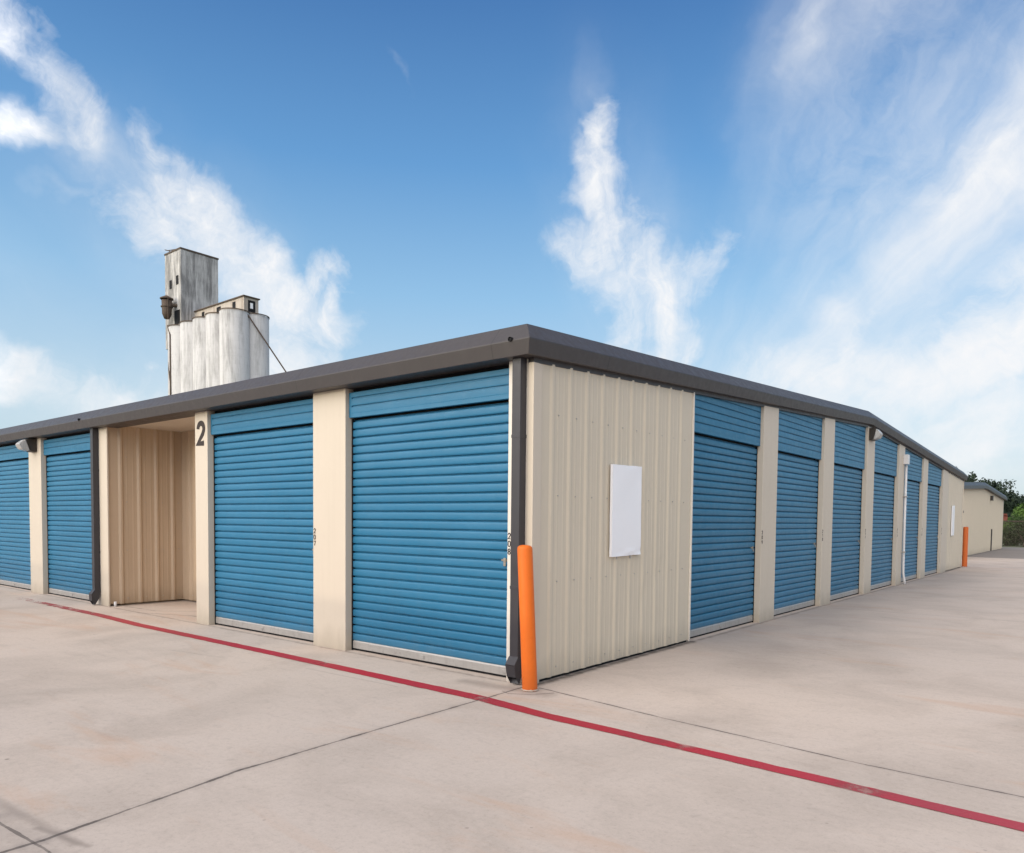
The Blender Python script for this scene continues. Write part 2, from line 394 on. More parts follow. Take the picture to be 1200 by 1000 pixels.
def panel_mesh(u0, u1, zb, zt, ribs, rib_up=.035, rh=.013, minor=True, dents=()):
    """ribbed cladding in the x-z plane facing -y, rib tops at y=-rh"""
    us = [(u0, 0, 0)]
    prev_r = None
    for r in ribs:
        if prev_r is not None and minor:
            for k in (1 / 3, 2 / 3):
                q = prev_r + (r - prev_r) * k
                us += [(q - .016, 0, 0), (q - .008, -.0025, 0), (q + .008, -.0025, 0), (q + .016, 0, 0)]
        us += [(r - .045, 0, 0), (r - .016, -rh, 1), (r + .016, -rh, 1), (r + .045, 0, 0)]
        prev_r = r
    us.append((u1, 0, 0)); us = [q for q in us if u0 - 1e-6 <= q[0] <= u1 + 1e-6]
    bm = new(); nz = 14; cols = []
    for (u, d, k) in us:
        top = zt(u) + (rib_up if k else 0)
        col = []
        for i in range(nz + 1):
            z = zb + (top - zb) * i / nz
            off = .004 * mnoise.noise((u * .9, z * .8, 4.2)) + .002 * mnoise.noise((u * 3, z * 2.2, 1.2))
            for (du, dz, dr, dd) in dents:
                q = ((u - du) ** 2 + (z - dz) ** 2) / dr ** 2
                if q < 1: off += dd * (1 - q) ** 2
            col.append(bm.verts.new((u, d + off, z)))
        cols.append(col)
    for A, C in zip(cols, cols[1:]):
        for i in range(nz): bm.faces.new((A[i], C[i], C[i + 1], A[i + 1]))
    for r in ribs:
        for z in (.12, .95, 1.78, 2.55):
            u = r + .10
            if u < u1 - .02:
                for f in box(bm, u - .006, u + .006, -.009, .004, z - .006, z + .006): f.material_index = 1
    return bm

# --- core body behind doors and cladding (dark interior side is never seen)
bm = new()
for (x0, x1, y0) in ((XL + .25, -9.12, .22), (-9.12, -6.10, 1.36), (-6.10, -.22, .22)):
    prof = [(y0, -.05), (y0, zc(y0) - .04), (YR, ZR - .04), (YE - .05, zc(YE) - .04), (YE - .05, -.05)]
    prism(bm, prof, x0, x1, 'x')
link('wall', bm, M['tan'], B)

# --- gable-side cladding near the corner: ribbed panel with a few dents and its J-trim
ribs = [.309 + .2995 * i for i in range(10)]
bm = panel_mesh(.03, 3.32, .03, ztop, ribs, .012, dents=((1.85, .80, .16, .012), (2.12, .74, .12, .010), (2.45, .9, .2, .008)))
link('wall_panel', bm, [M['panel'], M['steel']], B, rz=R(90), loc=(-.0115, 0, 0))
bm = new(); box(bm, 3.315, 3.341, -.004, .12, .012, ztop(3.33) + .01, .002); link('panel_trim', bm, M['white_jamb'], B, rz=R(90))
bm = new(); box(bm, .06, 3.31, .035, .10, -.01, .05); link('panel_base', bm, M['dark'], B, rz=R(90))
# --- rear part of the gable side
YP = 3.341 + 6 * 3.02
ribs2 = [YP + .62 + .2995 * i for i in range(10) if YP + .62 + .2995 * i < YE - .08]
bm = panel_mesh(YP + .25, YE - .02, .03, ztop, ribs2); link('wall_panel', bm, [M['panel'], M['steel']], B, rz=R(90), loc=(-.0115, 0, 0))
bm = new(); box(bm, YE - .05, YE + .02, -.006, .10, .0, ztop(YE) + .03, .004); link('panel_trim', bm, M['beige'], B, rz=R(90))

# --- pillars
def digits(parent, text, x, z0, w, h, gap, y, th):
    """a unit number, its digits stacked one above the other"""
    bm = new()
    for i, ch in enumerate(text):
        glyph(bm, ch, x, z0 + (len(text) - 1 - i) * (h + gap), w, h, th, y)
    return link('unit_number', bm, M['ink'], parent)
def pillar(x0, x1, ztop_, side, d=.20, mat=None, bevel=.006):
    bm = new(); w = x1 - x0
    if callable(ztop_):
        vs = []
        for (x, zz) in ((0, ztop_(x0)), (w, ztop_(x1))):
            vs.append([(x, 0, -.02), (x, d, -.02), (x, d, zz), (x, 0, zz)])
        A = [bm.verts.new(q) for q in vs[0]]; C = [bm.verts.new(q) for q in vs[1]]
        strip(bm, A, C); bm.faces.new(A); bm.faces.new(C[::-1])
        bmesh.ops.recalc_face_normals(bm, faces=bm.faces)
        bmesh.ops.bevel(bm, geom=list(bm.edges), offset=bevel, segments=2, profile=.6, affect='EDGES')
    else:
        box(bm, 0, w, 0, d, -.02, ztop_, bevel)
    loc, rz = ((x0, 0, 0), 0) if side == 'front' else ((0, x0, 0), R(90))
    return link('pillar', bm, mat or M['beige'], B, loc=loc, rz=rz)

pB = pillar(-3.331, -2.718, 3.03, 'front'); digits(pB, '207', .012, 1.205, .042, .062, .013, 0, .011)
pA = pillar(-6.116, -5.774, 3.03, 'front')
bm = new(); glyph(bm, '2', .052, 2.545, .235, .358, .074, 0, .004); link('building_number', bm, M['ink'], pA)
pillar(-12.627, -11.984, 3.03, 'front')
pillar(-15.66, -15.04, 3.03, 'front')
pillar(-18.7, -18.06, 3.03, 'front')
# corner pillar: jamb strip in the paler sunlit colour, then the beige corner trim
pC = pillar(-.296, -.075, 3.03, 'front', .20, M['white_jamb']); digits(pC, '208', .006, 1.212, .036, .060, .014, 0, .009)
bm = new(); box(bm, -.0745, .004, -.004, .13, .0, 2.99, .004); link('corner_trim', bm, M['beige'], B)
# left jamb of the bay by the breezeway
pillar(-9.60, -9.335, 3.03, 'front', .18, M['white_jamb'])
bm = new(); box(bm, -9.334, -9.03, -.004, .022, .0, 3.03, .005); link('corner_trim', bm, M['beige'], B)

# --- breezeway: left wall, back wall, right wall, ceiling
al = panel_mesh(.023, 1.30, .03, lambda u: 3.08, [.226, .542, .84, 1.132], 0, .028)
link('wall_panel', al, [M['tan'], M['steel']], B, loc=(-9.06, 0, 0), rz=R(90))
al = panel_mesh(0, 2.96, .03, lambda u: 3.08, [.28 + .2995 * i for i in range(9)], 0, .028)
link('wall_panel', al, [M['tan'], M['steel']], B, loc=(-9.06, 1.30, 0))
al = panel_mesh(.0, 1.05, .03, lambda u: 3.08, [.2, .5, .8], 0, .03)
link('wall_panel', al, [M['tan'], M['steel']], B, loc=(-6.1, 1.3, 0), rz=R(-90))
bm = new(); box(bm, -9.1, -6.05, -.05, 1.36, 3.07, 3.12); link('ceiling', bm, M['beige'], B)

# --- doors
_curt, _bar = {}, {}
PITCH = .0945
def slats(bm, w, z0, z1, x0=0.0, depth=.013, zt=None):
    """corrugated curtain in the x-z plane facing -y: broad rounded ribs with narrow grooves"""
    prof = [(.0, .78), (.04, .90), (.14, .97), (.34, 1.0), (.56, .99), (.74, .93), (.80, .86), (.825, .55), (.835, .0), (.975, -.05), (.985, .45), (1.0, .78)]
    pts = []; z = z0; k = 0
    while z < z1 - 1e-4:
        for (f, d) in prof[:-1]:
            if z + f * PITCH <= z1: pts.append((z + f * PITCH, -d * depth, k))
        z += PITCH; k += 1
    pts.append((z1, 0, k))
    nx = 9; rows = []
    for (zz, d, k) in pts:
        row = []
        for i in range(nx + 1):
            x = x0 + w * i / nx
            wob = .0035 * mnoise.noise((x * 1.1, k * .35, 2.0)) * (0 if i in (0, nx) else 1)
            row.append(bm.verts.new((x, d + wob, zz + .0015 * mnoise.noise((x * 1.4, k * .9, 8.0)))))
        rows.append(row)
    for a, c in zip(rows, rows[1:]):
        for i in range(nx): bm.faces.new((a[i], a[i + 1], c[i + 1], c[i]))
def latch_mesh():
    bm = new()
    box(bm, -.055, .045, -.010, .0, -.045, .045, .002)              # plate
    box(bm, -.062, .060, -.022, -.0105, -.012, .012, .002)          # slide bolt
    box(bm, -.02, .02, -.034, -.0105, -.035, .030, .004)            # keeper
    0 and tube(bm, [(-.004, -.030, -.035), (-.004, -.034, -.062), (.012, -.034, -.070), (.028, -.034, -.062), (.028, -.030, -.035)], .0045, 6)
    box(bm, -.010, .030, -.046, -.036, -.075, -.036, .004)          # padlock body
    me = bpy.data.meshes.new('latch'); bmesh.ops.recalc_face_normals(bm, faces=bm.faces); bm.to_mesh(me); bm.free(); me.materials.append(M['brass']); return me
LATCH = latch_mesh()
def door(x0, x1, side, header_top, latch=True):
    w = x1 - x0; key = round(w, 3)
    rz = 0 if side == 'front' else R(90)
    loc = (x0, REC_D, 0) if side == 'front' else (-REC_D, x0, 0)
    if key not in _curt:
        bm = new(); slats(bm, w - .04, .118, 2.672, .02, .030)
        me = bpy.data.meshes.new('door'); bmesh.ops.recalc_face_normals(bm, faces=bm.faces); bm.to_mesh(me); bm.free(); me.materials.append(M['blue'])
        for f in me.polygons: f.use_smooth = True
        _curt[key] = me
        bm = new()
        prism(bm, [(-.030, .026), (-.030, .102), (-.020, .120), (.012, .120), (.012, .026)], .022, w - .022, 'x')
        for fx in (.49, .965): box(bm, w * fx - .035, w * fx + .02, -.040, -.0305, .050, .085, .003)
        me = bpy.data.meshes.new('bottom_bar'); bmesh.ops.recalc_face_normals(bm, faces=bm.faces); bm.to_mesh(me); bm.free(); me.materials.append(M['steel'])
        _bar[key] = me
    d = inst('door', _curt[key], B, loc, rz)
    inst('bottom_bar', _bar[key], d)
    if latch: inst('latch', LATCH, d, (w - .105, -.012, 1.150)).scale = (.75, .8, .75)
    bm = new(); box(bm, .02, w - .02, -.012, .03, -.02, .0255); link('rubber_seal', bm, M['dark'], d)
    for gx in (.0, w - .019):
        bm = new(); box(bm, gx, gx + .019, -.035, .05, -.01, 2.69); link('guide_rail', bm, M['dark'], d)
    # header: flat edge flashings, corrugated field, drip lip
    dy = REC_H - REC_D
    bm = new(); hz = header_top(x0) if callable(header_top) else header_top; hz2 = header_top(x1) if callable(header_top) else header_top
    slats(bm, w - .07, 2.735, max(hz, hz2), .05, .017)
    box(bm, .003, .05, -.012, .02, 2.698, hz - .005, .001)
    box(bm, w - .02, w - .003, -.012, .02, 2.698, hz2 - .005, .001)
    box(bm, .0505, w - .0205, -.017, .035, 2.695, 2.7375, .002)
    h = link('door_header', bm, M['header'], B, loc=(loc[0], loc[1] + dy, 0) if side == 'front' else (loc[0] - dy, loc[1], 0), rz=rz)
    for f in h.data.polygons: f.use_smooth = False
    return d
for (a, c) in ((-2.718, -.296), (-5.774, -3.331), (-11.984, -9.60), (-15.04, -12.627), (-18.06, -15.66)):
    door(a, c, 'front', 2.985)
    bm = new(); box(bm, a + .001, c - .001, .115, .18, 2.70, 3.05); link('shadow_gap', bm, M['dark'], B)
    bm = new(); box(bm, a + .001, c - .001, REC_D + .03, .19, -.01, 2.69); link('door_backing', bm, M['dark'], B)
for k in range(6):
    a = 3.341 + 3.02 * k; c = a + 2.394
    door(a, c, 'side', lambda y: ztop(y) + .03)
    bm = new(); box(bm, a + .001, c - .001, REC_D + .03, .20, -.01, 3.0); link('door_backing', bm, M['dark'], B, rz=R(90))
    pk = pillar(c, c + .626 if k < 5 else c + .88, lambda y: ztop(y) + .02, 'side')
    digits(pk, ('209', '210', '211', '212', '213', '214')[k], .012, 1.205, .042, .060, .014, 0, .011)

# --- roof edge: folded trim all round (front gutter, gable rakes), dark soffit and frieze
oX, oY = .10, .20
def ring(dz, inset):
    x1, x0, y0, y1 = oX - inset, XL - oX + inset, -oY + inset, YE + oY - inset
    return [(x1, y0, ZC + dz), (x1, YR, ZR + dz), (x1, y1, ZE + dz), (x0, y1, ZE + dz), (x0, YR, ZR + dz), (x0, y0, ZC + dz)]
bm = new()
rings = [[bm.verts.new(q) for q in ring(dz, ins)] for dz, ins in ((-.137, .050), (-.137, .034), (-.004, 0), (.004, .003), (.165, .135), (.172, .16))]
for a, c in zip(rings, rings[1:]): strip(bm, a, c)
fasc = link('roof_trim', bm, M['charcoal'], B)
bv = fasc.modifiers.new('edge', 'BEVEL'); bv.width = .004; bv.segments = 2; bv.limit_method = 'ANGLE'; bv.angle_limit = R(20)
bm = new()
top = [bm.verts.new(q) for q in ring(.171, .16)]
bm.faces.new((top[0], top[1], top[4], top[5])); bm.faces.new((top[1], top[2], top[3], top[4]))
link('roof', bm, M['roofing'], B)
bm = new()
ra = [bm.verts.new(q) for q in ring(-.133, .05)]; rb = [bm.verts.new(q) for q in ring(-.133, .40)]
strip(bm, ra, rb); link('soffit', bm, M['charcoal'], B)
bm = new()   # frieze strip under the rake
for (ya, yb) in ((.0, YR), (YR, YE)):
    A = [bm.verts.new((x, ya, ztop(ya) + dz)) for x, dz in ((-.06, -.0), (-.0015, -.0), (-.0015, .10), (-.06, .10))]
    C = [bm.verts.new((x, yb, ztop(yb) + dz)) for x, dz in ((-.06, -.0), (-.0015, -.0), (-.0015, .10), (-.06, .10))]
    strip(bm, A, C); bm.faces.new(A); bm.faces.new(C[::-1])
link('frieze_trim', bm, M['charcoal'], B)
# round outlet stubs in the front gutter
for (x, z) in ((-.115, 3.172), (-9.63, 3.176)):
    bm = new(); tube(bm, [(x, -.16, z), (x, -.215, z)], .021, 14, False); tube(bm, [(x, -.17, z), (x, -.205, z)], .016, 14)
    link('gutter_outlet', bm, M['dark'], B)

# --- downspouts
def downspout(x0, x1, d, out):
    bm = new()
    box(bm, x0, x1, -d, -.006, .235, 3.03, .004)
    ds = link('downspout', bm, M['downspout'], B)
    for z in (.9, 2.3):
        bm = new(); box(bm, x0 - .003, x1 + .003, -d - .003, -.004, z, z + .03, .001); link('bracket', bm, M['downspout'], ds)
    # kicked-out shoe, open at the end
    bm = new(); th = .004
    a = [(-d, .27), (-d - .055, .20), (-d - out, .085)]; bq = [(-.006, .235), (-.03, .12), (-d - out + .05, .012)]
    for (xx0, xx1) in ((x0 - .006, x0 - .006 + th), (x1 + .006 - th, x1 + .006)):
        prof = [a[0], a[1], a[2], bq[2], bq[1], bq[0]]; prism(bm, prof, xx0, xx1, 'x')
    for seq, s in ((a, -1), (bq, 1)):
        for q0, q1 in zip(seq, seq[1:]):
            prism(bm, [q0, q1, (q1[0], q1[1] + s * th), (q0[0], q0[1] + s * th)], x0 - .002, x1 + .002, 'x')
    link('elbow', bm, M['downspout'], ds)
    return ds
downspout(-.176, -.078, .098, .030)
downspout(-9.450, -9.348, .10, .05)

# ------------------------------------------------------------------ bollards
def bollard(label, base, top, r, mat):
    t_ = thing('bollard', label, 'bollard', base, 0, 'orange bollards at the building corners')
    v = Vector(top) - Vector(base); L = v.length
    bm = new(); seg = 28
    prof = [(-.03, r), (L - .030, r * .985), (L - .012, r * .93), (L, r * .72), (L + .006, r * .35)]
    rings = []
    for (h, rr) in prof:
        c = v * (h / L)
        rings.append([bm.verts.new((c.x + rr * math.cos(k * 2 * math.pi / seg), c.y + rr * math.sin(k * 2 * math.pi / seg), c.z)) for k in range(seg)])
    for A, C in zip(rings, rings[1:]): strip(bm, A, C)
    bm.faces.new(rings[-1])
    o = link('post', bm, mat, t_, True)
    bm = new(); n = 26
    out = [(1.16 + .22 * mnoise.noise((k * .9, base[0], 5))) * r for k in range(n)]
    inner = [bm.verts.new((r * .9 * math.cos(k * 2 * math.pi / n), r * .9 * math.sin(k * 2 * math.pi / n), .022)) for k in range(n)]
    outer = [bm.verts.new((out[k] * math.cos(k * 2 * math.pi / n), out[k] * math.sin(k * 2 * math.pi / n), .006)) for k in range(n)]
    strip(bm, inner, outer); link('footing', bm, M['footing'], t_, True)
    return t_
M['footing'] = paint('bollard_grout', (.40, .34, .28), .9, .2, (.12, .09, .07), .5, 0, .1, .5)
bollard('bright orange steel bollard leaning slightly at the near building corner', (.108, -.149, 0), (.060, -.185, 1.312), .070, M['orange'])
bollard('small upright duller orange bollard at the far end of the side wall', (.03, 25.42, 0), (.03, 25.42, 1.43), .085, M['orange_faded'])

# ------------------------------------------------------------------ boards on the cladding
def sign_board(label, y0, y1, z0, z1, skew):
    s = thing('sign_board', label, 'sign', (0, y0, z0), R(90))
    bm = new(); w, h = y1 - y0, z1 - z0; nx, nz = 8, 22
    fr = [[bm.verts.new((w * i / nx + skew * (j / nz), -.034 - .006 * mnoise.noise((i * .25, j * .12, 3)) - (.010 if j in (0, 1, nz) else 0) * mnoise.noise((j, i * .3, 1)), h * j / nz + .010 * i / nx + (.006 * mnoise.noise((i * .6, 0, 2)) if j in (0, nz) else 0))) for i in range(nx + 1)] for j in range(nz + 1)]
    for a, c in zip(fr, fr[1:]):
        for i in range(nx): bm.faces.new((a[i], a[i + 1], c[i + 1], c[i]))
    g = bmesh.ops.extrude_face_region(bm, geom=list(bm.faces))
    bmesh.ops.translate(bm, verts=[q for q in g['geom'] if isinstance(q, bmesh.types.BMVert)], vec=(0, .028, 0))
    link('face', bm, M['board'], s)
    for fx in (.25, .72):
        bm = new(); box(bm, w * fx - .012, w * fx + .012, -.006, .02, -.03, h * .5, .001); link('standoff', bm, M['steel'], s)
    return s
sign_board('large blank white board hung on the ribbed wall beside the near bollard', 1.345, 1.965, 1.157, 2.142, 0)
sign_board('small narrow white board on the far rear panel past the last blue door', 22.5, 22.93, 1.15, 2.13, 0)

# ------------------------------------------------------------------ wall lights
def wall_light(label, loc, rz, w, d, h):
    L = thing('wall_light', label, 'wall light', loc, rz, 'wall lights under the roof trim')
    bm = new()
    prism(bm, [(0, 0), (0, h), (-d * .45, h), (-d * .62, h * .92), (-d * .40, h * .12), (-d * .30, 0)], 0, w, 'x')
    bmesh.ops.recalc_face_normals(bm, faces=bm.faces); bmesh.ops.bevel(bm, geom=list(bm.edges), offset=.008, segments=2, affect='EDGES')
    link('housing', bm, M['bronze'], L)
    bm = new()
    prism(bm, [(-d * .625, h * .93), (-d * .95, h * .62), (-d, h * .50), (-d * .82, h * .16), (-d * .42, h * .05), (-d * .41, h * .12)], .012, w - .012, 'x')
    bmesh.ops.recalc_face_normals(bm, faces=bm.faces); bmesh.ops.bevel(bm, geom=list(bm.edges), offset=.01, segments=2, affect='EDGES')
    link('lens', bm, M['lens'], L)
    return L
wall_light('boxy dark wall light with a pale lens on the beige pillar at far left', (-12.42, 0, 2.765), 0, .26, .30, .25)
wall_light('boxy dark wall light high on a side pillar below the roof ridge', (0, 11.85, 3.32), R(90), .28, .22, .26)

# ------------------------------------------------------------------ conduit with its box on a side pillar
c_ = thing('conduit', 'thin white conduit running down a side pillar from a small box to the ground', 'conduit', (0, 15.36, 0))
bm = new(); tube(bm, [(.10, 0, .0), (.085, 0, .10), (.055, 0, .30), (.050, 0, 1.2), (.050, 0, 3.0)], .028, 12); link('pipe', bm, M['pvc'], c_, True)
bm = new(); box(bm, .0, .11, -.13, .06, 3.02, 3.26, .008); link('junction_box', bm, M['pvc'], c_)
for z in (.8, 2.2):
    bm = new(); box(bm, .0, .09, -.045, .045, z, z + .03, .004); link('clamp', bm, M['steel'], c_)
# white stub by the breezeway wall
bm = new(); tube(bm, [(0, 0, 0), (0, 0, .085), (.0, 0, .086)], [.022, .022, .018], 12)
tag(link('pipe_stub', bm, M['pvc'], None, True, (-8.93, .06, 0)), 'short white pipe stub standing on the concrete by the breezeway corner', 'pipe')

# ------------------------------------------------------------------ far storage building (gable end towards the drive)
def far_building(label, x0, x1, y0, y1, eave, ridge):
    b_ = thing('storage_building', label, 'storage building', (0, 0, 0))
    ym = (y0 + y1) / 2
    zt = lambda y: eave + (ridge - eave) * (1 - abs(y - ym) / (ym - y0)) - .14
    bm = new(); prism(bm, [(y0 + .1, -.02), (y0 + .1, zt(y0) - .02), (ym, zt(ym) - .02), (y1 - .1, zt(y1) - .02), (y1 - .1, -.02)], x0 + .05, x1 - .05, 'x')
    link('wall', bm, M['panel'], b_)
    bm = panel_mesh(y0 + .05, y1 - .05, .02, zt, [y0 + .3 + .3 * i for i in range(int((y1 - y0 - .5) / .3))], 0, .025, False)
    link('wall_panel', bm, [M['panel'], M['panel']], b_, rz=R(90), loc=(x1 - .02, 0, 0))
    bm = new(); box(bm, y0 + 12.9, y0 + 13.0, -.06, .0, .02, 1.25, .004); link('downspout', bm, M['charcoal'], b_, rz=R(90), loc=(x1, 0, 0))
    bm = new(); box(bm, ym + 2.6, ym + 2.9, -.14, .0, ridge - .72, ridge - .45, .01); link('wall_light', bm, M['bronze'], b_, rz=R(90), loc=(x1, 0, 0))
    def rg(dz, i): return [(x1 + .15 - i, y0 - .15 + i, eave + dz), (x1 + .15 - i, ym, ridge + dz), (x1 + .15 - i, y1 + .15 - i, eave + dz), (x0 - .15 + i, y1 + .15 - i, eave + dz), (x0 - .15 + i, ym, ridge + dz), (x0 - .15 + i, y0 - .15 + i, eave + dz)]
    bm = new(); rr = [[bm.verts.new(q) for q in rg(dz, i)] for dz, i in ((-.15, .3), (-.15, 0), (0, 0), (.16, .10), (.17, .14))]
    for a, c in zip(rr, rr[1:]): strip(bm, a, c)
    link('roof_trim', bm, M['charcoal'], b_)
    bm = new(); q = [bm.verts.new(v) for v in rg(.169, .14)]; bm.faces.new((q[0], q[1], q[4], q[5])); bm.faces.new((q[1], q[2], q[3], q[4])); link('roof', bm, M['roofing'], b_)
    return b_
far_building('long beige storage building across the yard, facing the blue doors', -50, 50, -30, -16.6, 3.15, 3.5)
far_building('plain beige storage building with a low charcoal gable roof beyond the far bollard', -24, -1.284, 31.4, 50.2, 3.17, 3.56)

# red sheet at its far corner, and the thin post behind the far bollard
aw = thing('awning', 'small faded red sheet sticking out past the far building corner', 'awning', (-1.36, 50.6, 1.75))
bm = new(); prism(bm, [(0, .45), (.22, .30), (.22, .02), (.20, .02), (.18, .27), (0, .39)], .0, .22, 'x'); link('sheet', bm, M['red_awning'], aw)
bm = new(); tube(bm, [(.20, .19, .05), (.0, .02, -.25)], .02, 8); link('strut', bm, M['rust'], aw)
ps = thing('keypad_post', 'thin dark post with a small bent head behind the far orange bollard', 'post', (-.52, 27.9, 0))
bm = new(); tube(bm, [(0, 0, 0), (0, 0, 1.9), (.05, -.05, 1.98), (.12, -.1, 2.0)], .025, 8); link('pole', bm, M['rust'], ps, True)
bm = new(); box(bm, .03, .14, -.16, -.04, 1.95, 2.05, .015); link('head', bm, M['bronze'], ps)

# ------------------------------------------------------------------ grain elevator
X0, YF, PX, RC = -133.4, 75.8, 5.2, 2.85
G = thing('grain_elevator', 'tall weathered white concrete grain elevator rising behind the roof at left', 'grain elevator', (X0 - 10, YF, 0))
def gl(x, y, z): return (x - (X0 - 10), y - YF, z)
ZS = 42.0
def cyl(x, y, h):
    bm = new(); seg = 40
    rings = [[bm.verts.new(gl(x + rr * math.cos(k * 2 * math.pi / seg), y + rr * math.sin(k * 2 * math.pi / seg), z)) for k in range(seg)] for z, rr in ((0, RC), (h - .02, RC), (h, RC - .02))]
    for a, c in zip(rings, rings[1:]): strip(bm, a, c)
    bm.faces.new(rings[-1])
    o = link('silo', bm, M['silo'], G)
    for f in o.data.polygons: f.use_smooth = len(f.vertices) == 4
    bm = new()
    rings = [[bm.verts.new(gl(x + rr * math.cos(k * 2 * math.pi / seg), y + rr * math.sin(k * 2 * math.pi / seg), z)) for k in range(seg)] for z, rr in ((h + .005, RC + .10), (h + .24, RC + .10), (h + .24, RC - .3))]
    for a, c in zip(rings, rings[1:]): strip(bm, a, c)
    link('roof_edge', bm, M['rust'], o)
for k in range(5):
    for row in (1, 0): cyl(X0 - PX * k, YF + 4.4 * row, ZS)
def gbox(name, x0, x1, y0, y1, z0, z1, mat, parent=None, bev=.03):
    bm = new(); box(bm, *[v for pr in zip(gl(x0, y0, z0), gl(x1, y1, z1)) for v in pr], bev)
    return link(name, bm, mat, parent or G)
TX0, TX1, TY0, TY1, TZ = -158.9, -152.0, 74.4, 82.9, 58.2
tw = gbox('headhouse', TX0, TX1, TY0, TY1, 38.0, TZ, M['tower'])
gbox('roof_edge', TX0 - .12, TX1 + .12, TY0 - .12, TY1 + .12, TZ + .005, TZ + .35, M['rust'], tw)
gbox('shaft', TX0 + .3, TX0 + 2.2, TY0 + .3, TY0 + 3, 0, 37.99, M['gallery'], tw)
def win(x0, x1, z0, z1, y, par):
    w = gbox('window', x0, x1, y - .06, y + .05, z0, z1, M['dark'], par, .0)
for (x0, x1, z0, z1) in ((-156.9, -155.9, 50.6, 52.4), (-154.0, -153.0, 51.0, 52.9), (-154.8, -152.5, 42.6, 45.6)): win(x0, x1, z0, z1, TY0, tw)
ga = gbox('gallery', -151.99, -132.6, 77.4, 80.65, ZS + .25, 45.5, M['gallery'])
gbox('roof_edge', -151.9, -132.35, 77.15, 80.9, 45.505, 45.75, M['rust'], ga)
for (x0, x1) in ((-148.9, -147.9), (-142.9, -141.3), (-136.8, -135.7)): win(x0, x1, 43.7, 45.0, 77.4, ga)
bm = new(); box(bm, *[v for pr in zip(gl(-132.66, 78.3, 42.7), gl(-132.55, 79.9, 45.0)) for v in pr]); link('opening', bm, M['dark'], ga)
bm = new(); box(bm, *[v for pr in zip(gl(-132.54, 78.75, 43.4), gl(-132.5, 79.35, 44.5)) for v in pr]); link('pane', bm, M['board'], ga)
# cyclone dust collector with its little roof, on the tower's outer side
bm = new()
cx, cy, cz = -154.8, 72.7, -3.0
tube(bm, [gl(cx, cy, 46.6 + cz), gl(cx, cy, 47.6 + cz), gl(cx, cy, 50.4 + cz), gl(cx, cy, 50.5 + cz)], [.55, .95, 1.05, .9], 18)
cyc = link('dust_collector', bm, M['rust'], G, True)
bm = new(); tube(bm, [gl(cx, cy, 50.7 + cz), gl(cx, cy, 50.9 + cz), gl(cx, cy, 51.5 + cz)], [1.35, 1.35, .25], 18); tube(bm, [gl(cx, cy, 49.0 + cz), gl(cx, cy, 49.2 + cz)], 1.2, 18)
tube(bm, [gl(cx - 1.0, cy, 51.0 + cz), gl(cx - 1.2, cy, 47.0 + cz)], .1, 6); tube(bm, [gl(cx + 1.1, cy - .3, 51.0 + cz), gl(cx + 1.1, cy - .3, 46.4 + cz)], .1, 6)
tube(bm, [gl(cx, cy, 49.6 + cz), gl(cx + 1.0, TY0 + .1, 49.6 + cz)], .4, 10)
link('frame', bm, M['rust'], cyc)
bm = new()
tube(bm, [gl(-155.5, 73.2, 42.4), gl(-153.9, 72.9, 40.2), gl(-153.8, 72.8, 22), gl(-153.7, 72.8, 0)], .17, 8)
tube(bm, [gl(-155.1, 73.2, 34.6), gl(-154.8, 73.0, 33.0), gl(-153.9, 72.8, 30.4)], .14, 8)
tube(bm, [gl(-152.9, 72.8, 26.2), gl(-153.7, 72.8, 24.2)], .16, 8)
link('drain_pipe', bm, M['rust'], G, True)
bm = new(); tube(bm, [gl(-157.2, 74.6, TZ + .2), gl(-157.2, 74.6, TZ + .7), gl(-158.4, 74.2, TZ + 1.1)], .10, 6); tube(bm, [gl(-158.0, 74.6, TZ + .95), gl(-153.6, 74.6, TZ + .35)], .10, 6); link('roof_beam', bm, M['rust'], G)
bm = new(); tube(bm, [gl(-131.0, 77.2, 41.6), gl(-127.2, 91.2, 22.0), gl(-124, 103, 4)], .15, 8)
tube(bm, [gl(-128.6, 86.0, 30.6), gl(-128.2, 87.6, 30.4)], .08, 6)
link('spout', bm, M['rust'], G, True)

# ------------------------------------------------------------------ fence, bushes and the wooded rise on the right
fe = thing('fence', 'low chain link fence with a dark top rail behind the far asphalt lot', 'fence', (0, 55.4, 0))
bm = new(); poly(bm, [(-30, 0, .03), (30, 0, .03), (30, 0, 1.72), (-30, 0, 1.72)]); link('mesh', bm, M['chain'], fe)
bm = new(); tube(bm, [(-30, 0, 1.74), (30, 0, 1.74)], .035, 8); link('top_rail', bm, M['rust'], fe, True)
for i in range(21):
    bm = new(); tube(bm, [(-30 + 3 * i, .06, -.1), (-30 + 3 * i, .06, 1.80)], .035, 8); link('post', bm, M['rust'], fe, True)

